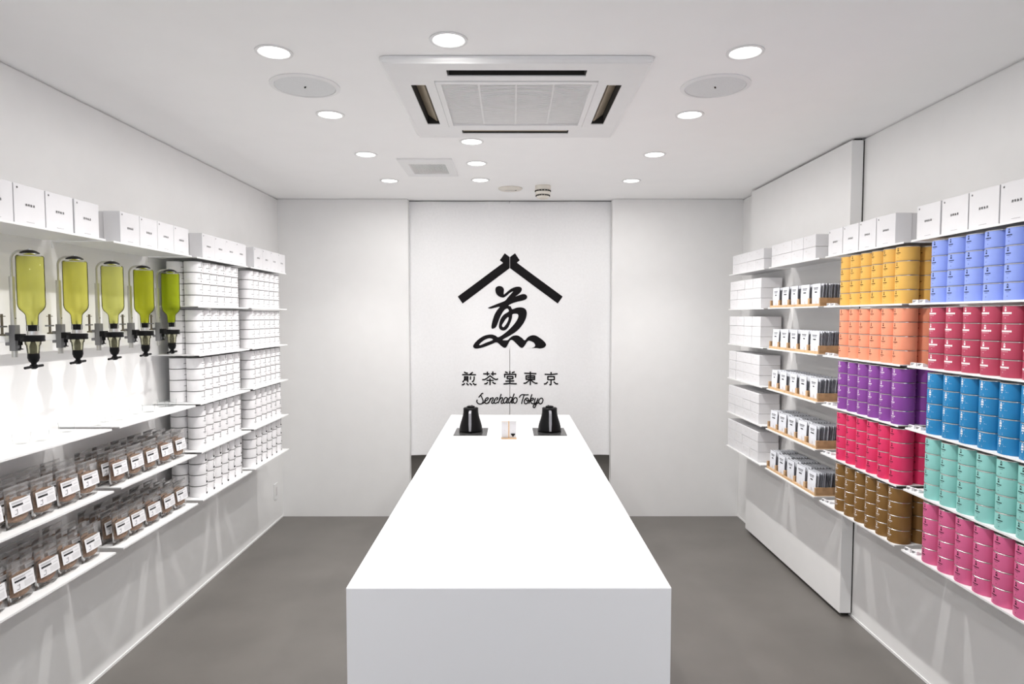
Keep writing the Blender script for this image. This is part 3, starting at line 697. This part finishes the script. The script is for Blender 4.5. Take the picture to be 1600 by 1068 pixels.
# ------------------------------------------------------------------ wooden sachet trays
def sachet_mesh():
    w, h, t = .050, .112, .0026     # half width, height, half thickness
    m = MB(); N = 6; vs = []
    for j in range(N+1):
        z = h*j/N; th = t*math.sin(PI*min(max((j+.0)/N, .05), .93))**.6+.0006
        vs += [(-w, 0, z), (-w*.93, -th, z), (w*.93, -th, z), (w, 0, z)]
    fs = []
    for j in range(N):
        q = j*4+1; fs.append((q, q+1, q+5, q+4))
    return m.add(vs, fs, True)
def sachet_back():
    w, h, t = .050, .112, .0026; m = MB(); N = 6; vs = []
    for j in range(N+1):
        z = h*j/N; th = t*math.sin(PI*min(max((j+.0)/N, .05), .93))**.6+.0006
        vs += [(-w, 0, z), (-w*.86, th, z), (w*.86, th, z), (w, 0, z)]
    fs = []
    for j in range(N):
        for k in range(3): q = j*4+k; fs.append((q, q+4, q+5, q+1))
    b = len(vs)
    for j in range(N+1):
        z = h*j/N; th = t*math.sin(PI*min(max((j+.0)/N, .05), .93))**.6+.0006
        vs += [(-w, 0, z), (-w*.93, -th, z), (w*.93, -th, z), (w, 0, z)]
    for j in range(N):
        for k in (0, 2): q = b+j*4+k; fs.append((q, q+1, q+5, q+4))
    return m.add(vs, fs, True)
sfront = sachet_mesh().mesh('sachet', SILVERPAPER, fix=False); sback = sachet_back().mesh('foil_back', SACHBACK, fix=False)
def sprint(v):
    m = MB(); y = -.0042
    for k in range(7): m.box(-.026+k*.0075, -.0215+k*.0075, y-.0002, y, .088, .0935)
    for k in range(6): m.box(-.024+k*.0075, -.020+k*.0075, y-.0002, y, .081, .0845)
    L = MB(); wv = (.020, .013, .017, .010)[v]
    for k in range(int(wv/.0025)): L.box(-wv+k*.005, -wv+.0038+k*.005, y-.0002, y, .066, .072)
    m2 = MB().ext([(-.004, .012), (.004, .012), (.006, .022), (.0, .030), (-.005, .022)], 'y', y-.0002, y)
    return m.mesh('printed_lines', GREYINK), L.mesh('printed_name', INK), m2.mesh('printed_drawing', PAPER2)
SPR = [sprint(v) for v in range(4)]
def sachet(x, y, z, tilt, label, group, v=None, yaw=0):
    o = link('sachet', sfront, None, (x, y, z)); o.rotation_euler = (tilt, 0, RRIGHT+yaw)
    tag(o, label, 'sachet', group); link('foil_back', sback, o)
    if v is not None:
        for me in SPR[v]: link(me.name.split('.')[0], me, o)
    return o
def tray(bay, lev):
    z = LZ[lev]; y0, y1 = 3.322, 3.958; n = 5; p = (y1-y0)/n; xa, xb = XF+.010, PX0-.006
    t = tag(empty('sachet_tray', (0, 0, z)), f'shallow beech tray with five slots of sachets, {LEVW[lev]} shelf down', 'tray', 'beech sachet trays')
    MB().box(xa, xb, y0, y1, 0, .005).obj('tray_base', WOOD, t)
    MB().box(xa, xa+.007, y0, y1, .005, .014).obj('front_rail', WOOD, t, bevel=.0008)
    MB().box(xb-.006, xb, y0, y1, .005, .044).obj('back_board', WOOD, t)
    for k in range(n+1):
        yy = y0+p*k; a, b = (yy, yy+.007) if k == 0 else ((yy-.007, yy) if k == n else (yy-.0035, yy+.0035))
        MB().box(xa+.007, xb-.006, a, b, .005, .044).obj('side_board' if k in (0, n) else 'divider', WOODS, t, bevel=.0008)
        a, b = (a, a+.007) if k == 0 else ((b-.007, b) if k == n else (a-.004, b+.004))
        MB().box(xa, xa+.007, a, b, .014 if 0 < k < n else .014, .044).obj('post', WOOD, t, bevel=.0008)
    for k in range(n):
        yc = y0+p*(k+.5); cnt = 15 if k == 0 else 9
        xs0 = xa+.013; xs1 = xb-.016
        base = random.uniform(-.05, .05)
        for j in range(cnt):
            x = xs0+(xs1-xs0)*j/(cnt-1)
            tl = (-.05 if j else 0)+random.uniform(-.012, .012)-.03*(j/cnt)
            if j == 0: sachet(x, yc+random.uniform(-.003, .003), z+.0055, random.uniform(-.04, .0), f'white printed sachet at the front of the {ORD[k]} slot, {LEVW[lev-1]} tray down', 'front sachets in the beech trays', v=(k+lev) % 4, yaw=random.uniform(-.06, .06))
            else: sachet(x, yc+random.uniform(-.004, .004), z+.0055, tl, f'sachet filed behind the front one, {ORD[k]} slot, {LEVW[lev-1]} tray down', f'sachets behind the front one, {ORD[k]} slot, {LEVW[lev-1]} tray', yaw=random.uniform(-.03, .03))
for l in range(1, 6): tray(2, l)

# ------------------------------------------------------------------ clear pouches of roasted tea
def pouch_shell(w, h, t, inset=0, ztop=None, zb=0, dome=0, seed=0):
    """stand-up pouch: pillow section, deep at the base, flat at the top"""
    rnd = random.Random(seed); m = MB(); NX, NZ = 10, 9; zt = ztop if ztop else h
    fr = []; bk = []
    for j in range(NZ+1):
        z = zb+(zt-zb)*j/NZ; q = z/h
        dep = t*(1-q)**.75*(.55 if j == 0 else 1)+.0006
        for i in range(NX+1):
            u = -1+2*i/NX; x = u*(w/2-inset)
            zz = z
            if dome and j == NZ: zz = z+dome*(math.cos(u*1.4)-.5)*.5+rnd.uniform(-.0025, .0025)
            if j == 0: zz = z+.004*(u*u)*0+ (.006*(1-u*u) if not dome else .010*(u*u))
            d = max(dep*(1-abs(u)**2.4)-inset*.4, .0004)
            d *= 1+.10*math.sin(9*z/h+3*u+seed)
            fr.append((x, -d, zz)); bk.append((x, d*.8, zz))
    b = len(fr); fs = []
    for j in range(NZ):
        for i in range(NX):
            q = j*(NX+1)+i; fs.append((q, q+1, q+NX+2, q+NX+1)); fs.append((b+q, b+q+NX+1, b+q+NX+2, b+q+1))
        for q in (j*(NX+1), j*(NX+1)+NX): fs.append((q, q+NX+1, b+q+NX+1, b+q) if q % (NX+1) == 0 else (q, b+q, b+q+NX+1, q+NX+1))
    for i in range(NX): fs.append((i, b+i, b+i+1, i+1)); q = NZ*(NX+1)+i; fs.append((q, q+1, b+q+1, b+q))
    return m.add(fr+bk, fs, True)
BW_, BH_, BT_ = .110, .134, .0215
film = [pouch_shell(BW_, BH_, BT_, seed=s).mesh('film', FILM, fix=False) for s in range(3)]
cont = [pouch_shell(BW_, BH_, BT_, inset=.010, ztop=.092, zb=.014, dome=.010, seed=s).mesh('tea_filling', (RICE, RICE2, RICE)[s], fix=False) for s in range(3)]
zipm = MB().box(-BW_/2+.002, BW_/2-.002, -.0016, .0016, BH_-.022, BH_-.019).box(-BW_/2+.001, BW_/2-.001, -.0010, .0010, BH_-.004, BH_+.001).mesh('zip_strip', FILMTOP)
LW, LH = .094, .050
labm = MB()
ly = lambda z: -(BT_*(1-z/BH_)**.75)-.0012
z0l, z1l = .040, .040+LH
labm.add([(-LW/2, ly(z0l)+.002, z0l), (0, ly(z0l)-.001, z0l), (LW/2, ly(z0l)+.002, z0l), (LW/2, ly(z1l)+.001, z1l), (0, ly(z1l)-.001, z1l), (-LW/2, ly(z1l)+.001, z1l)], [(0, 1, 4, 5), (1, 2, 3, 4)])
labe = labm.mesh('paper_label', PAPER, fix=False)
def lab_pt(u, v):   # u,v in 0..1 on the label, slightly proud
    x = -LW/2+LW*u; z = z0l+LH*v; c0 = 1-abs(u-.5)*2
    y0 = ly(z0l)+.002-.003*c0; y1 = ly(z1l)+.001-.002*c0
    return (x, y0+(y1-y0)*v-.0005, z)
def lab_rect(m, u0, v0, u1, v1):
    us = [u0]+([.5] if u0 < .5 < u1 else [])+[u1]
    for a, b in zip(us, us[1:]): m.quad(lab_pt(a, v0), lab_pt(b, v0), lab_pt(b, v1), lab_pt(a, v1))
lp = MB(); lb = MB()
for r_, v in enumerate((.86, .79)):
    for k in range(16 if r_ == 0 else 10): lab_rect(lp, .08+k*.05, v, .115+k*.05, v+.035)
for k in range(7): lab_rect(lb, .09+k*.070, .58, .150+k*.070, .71)
for k in range(5): lab_rect(lp, .68+k*.05, .62, .71+k*.05, .65)
for r_ in range(4):
    for k in range(9): lab_rect(lp, .48+k*.05, .42-r_*.09, .51+k*.05, .445-r_*.09)
lab_rect(lp, .26, .14, .28, .44); lab_rect(lp, .18, .36, .30, .39); lab_rect(lp, .14, .10, .26, .14)
lpm = lp.mesh('printed_lines', GREYINK, fix=False); lbm = lb.mesh('printed_heading', INK, fix=False)
def pouch(x, y, z, label, group, v, full, tilt, yaw):
    o = link('tea_pouch', film[v], None, (x, y, z)); o.rotation_euler = (tilt, 0, RLEFT+yaw); tag(o, label, 'pouch', group)
    link('tea_filling', cont[v], o); link('zip_strip', zipm, o)
    l = link('paper_label', labe, o)
    if full: link('printed_heading', lbm, l); link('printed_lines', lpm, l)
    return o
PY = {(0, 4): [1.975, 2.100, 2.212, 2.338, 2.452], (1, 4): [2.640, 2.762, 2.878, 3.004, 3.130], (0, 5): [1.975, 2.096, 2.216, 2.331, 2.454], (1, 5): [2.650, 2.760, 2.885, 3.010, 3.128]}
for (b, l), L in PY.items():
    for k, y in enumerate(L):
        for r_ in range(4):
            where = f'{"upper" if l == 4 else "lower"} pouch shelf, {BW[b]} left bay'
            lab_ = f'clear pouch of brown tea, {ORD[k]} in front, {where}' if r_ == 0 else f'tea pouch behind the {ORD[k]} front one, {where}'
            pouch(-(XF+.052+.047*r_), y+random.uniform(-.003, .003)*(r_ > 0), LZ[l]+.0006, lab_, ('front pouches of roasted tea' if r_ == 0 else f'pouches behind the {ORD[k]} front one, {where}'), (k+r_+l) % 3, r_ < 2, random.uniform(-.035, .0), random.uniform(-.03, .03))

# ------------------------------------------------------------------ drink dispensers
RAILX = -1.742
rail = tag(MB().box(RAILX-.008, RAILX+.008, 1.93, 3.235, 1.500, 1.523).obj('dispenser_rail', SHELF, bevel=.002), 'long white rail carrying the bottle dispensers along the left wall', 'rail')
for yy in (2.05, 2.70, 3.225): MB().box(XL+.0005, RAILX-.008, yy-.012, yy+.012, 1.503, 1.520).obj('rail_bracket', SHELF, rail)
tints = [srgb(200, 196, 108), srgb(208, 198, 98), srgb(204, 204, 116), srgb(176, 180, 48), srgb(162, 174, 34)]
bx = .0
PXo = -1.725+1.66    # pole offset from the bottle axis
def dispenser(k):
    y = 2.247+.2298*k
    t = tag(empty('bottle_dispenser', (-1.66, y, 0)), f'upside-down glass bottle of {"yellow" if k < 3 else "green"} cold tea on a black dispenser, {ORD[k]}', 'dispenser', 'upside-down bottle dispensers')
    liq = clear(f'cold_tea_{k}', [min(1, c**.42) for c in tints[k]], .02, .1, milk=.34, milkcol=[min(.95, c*1.75+.02) for c in tints[k]])
    R = .0408
    MB().lathe([(R-.010, 1.799), (R-.003, 1.7985), (R, 1.794), (R, 1.632), (R-.0015, 1.6225), (R-.0060, 1.613), (R-.0130, 1.6055), (.0225, 1.600), (.0190, 1.593), (.0172, 1.560), (.0178, 1.556), (.0178, 1.540), (.0150, 1.539)], 40).obj('glass_bottle', GLASS, t)
    MB().lathe([(0, 1.7945), (R-.0022, 1.7945), (R-.0022, 1.633), (R-.0038, 1.6235), (R-.0083, 1.6145), (R-.0153, 1.607), (.0205, 1.6015), (.0170, 1.593), (.0150, 1.5605), (0, 1.5605)], 40).obj('cold_tea', liq, t)
    MB().lathe([(0, 1.5385), (.0135, 1.5385), (.0140, 1.556), (.0150, 1.558), (.0150, 1.5600), (0, 1.5600)], 24).obj('stopper', BLACK, t)
    MB().tube([(0, 0, 1.559), (0, 0, 1.572)], .0028, 8).obj('air_pin', BLACK, t)
    MB().lathe([(0, 1.526), (.0165, 1.526), (.0160, 1.5385), (0, 1.5385)], 24).obj('collar', STEEL, t)
    # black pressing cap at the top, carried by the bent arm
    MB().lathe([(0, 1.800), (.014, 1.800), (.020, 1.803), (.021, 1.806), (0, 1.806)], 28).obj('cap_seat', CHROME, t)
    MB().lathe([(.0295, 1.8060), (.0280, 1.8095), (.019, 1.8150), (.010, 1.8180), (.0, 1.8185)], 28).obj('top_cap', BLACK, t)
    MB().lathe([(0, 1.818), (.005, 1.818), (.005, 1.8225), (.0, 1.824)], 16).obj('cap_nut', CHROME, t)
    pts = [(PXo, 0, 1.72), (PXo, 0, 1.785)]
    for i in range(1, 8):
        a = PI/2*i/7; pts.append((PXo+.032-.032*math.cos(a), 0, 1.785+.030*math.sin(a)))
    pts += [(-.012, 0, 1.8155), (0, 0, 1.8165)]
    MB().tube(pts, .0040, 10).obj('support_arm', TUBE, t)
    MB().tube([(PXo, 0, 1.448), (PXo, 0, 1.727)], .0088, 14).obj('support_post', TUBE, t)
    MB().lathe([(0, 0), (.0018, 0), (.0018, .0015), (0, .0015)], 10, M=Matrix.Translation((PXo+.0085, -.001, 1.583)) @ Matrix.Rotation(PI/2, 4, 'Y')).obj('set_screw', INK, t)
    c0 = RAILX+1.66
    cl = MB().box(c0+.0082, PXo+.013, -.012, .012, 1.470, 1.560).box(c0-.006, c0+.0082, -.012, .012, 1.5235, 1.534).box(c0-.006, c0+.0082, -.012, .012, 1.489, 1.4995).obj('rail_clamp', GREYM, t, bevel=.0012)
    # clamp screw standing on the rail beside the post (farther side towards the street)
    sx, sy = c0, -.030
    MB().tube([(sx, sy, 1.524), (sx, sy, 1.598)], .0042, 10).lathe([(.010, 0), (.009, .005), (.004, .007)], 16, (sx, sy, 1.5235)).obj('clamp_screw', BRONZE, t)
    MB().tube([(sx, sy-.016, 1.590), (sx, sy+.016, 1.590)], .0014, 8).obj('screw_bar', BRONZE, t)
    MB().box(sx-.004, sx+.004, sy-.020, -.012, 1.552, 1.5575).obj('screw_plate', GREYM, t)
    # black holder: arm, ring, knob
    MB().lathe([(.0150, 1.503), (.0350, 1.503), (.0358, 1.506), (.0348, 1.5125), (.0352, 1.515), (.0355, 1.521), (.0345, 1.5245), (.0150, 1.5245)], 40, closed=True).obj('holder_ring', BLACK, t)
    MB().box(PXo+.0142, -.030, -.017, .011, 1.506, 1.529).box(-.045, -.020, -.012, .012, 1.505, 1.522).obj('holder_arm', BLACK, t, bevel=.002)
    MB().tube([(-.041, -.004, 1.506), (-.041, -.004, 1.490)], .0068, 12).tube([(-.041, -.004, 1.490), (-.041, -.004, 1.478)], .0028, 10).lathe([(.009, 0), (.007, .003), (.003, .004)], 14, (-.041, -.004, 1.475)).obj('clamp_knob', BLACK, t)
    # measuring chamber, valve, lever
    MB().lathe([(.0245, 1.503), (.0235, 1.493), (.0205, 1.489), (.0180, 1.463), (.0165, 1.460)], 28).obj('measuring_chamber', clear(f'chamber_{k}', (.97, .97, .86), .2, .05, milk=.25, milkcol=(.75, .72, .45)), t)
    MB().lathe([(0, 1.503), (.006, 1.503), (.0095, 1.492), (.0110, 1.485), (.0105, 1.460), (0, 1.460)], 20).obj('plunger', BLACK, t)
    MB().lathe([(0, 1.461), (.0175, 1.461), (.0180, 1.446), (.0145, 1.434), (.0085, 1.428), (.0080, 1.424), (.0120, 1.421), (.0115, 1.411), (.006, 1.407), (0, 1.407)], 28).obj('valve', BLACK, t)
    MB().tube([(.002, -.045, 1.4135), (0, 0, 1.4155), (-.002, .045, 1.4165)], [.0046, .0050, .0046], 10).obj('press_bar', BLACK, t)
    return t
for k in range(5): dispenser(k)
# tasting cups under the dispensers
cup = None
cup_mesh = MB().lathe([(0, .003), (.020, .003), (.0225, .006), (.0262, .036), (.0270, .036), (.0240, .003), (.0215, 0), (0, 0)], 28).mesh('tasting_cup', CUPG)
for k in range(5):
    for j, (dx, dy) in enumerate(((0, 0), (.028, .052))):
        y = 2.235+.2298*k+dy
        if 2.527-.03 < y < 2.577+.03: y = 2.577+.032 if j else 2.527-.034
        if y > 3.17: y = 3.17
        tag(link('tasting_cup', cup_mesh, None, (-1.705+dx, y, LZ[3]+.0005)), f'small clear tasting glass on the shelf, {"rear" if j == 0 else "front"} one under the {ORD[k]} dispenser', 'glass', 'clear tasting glasses')
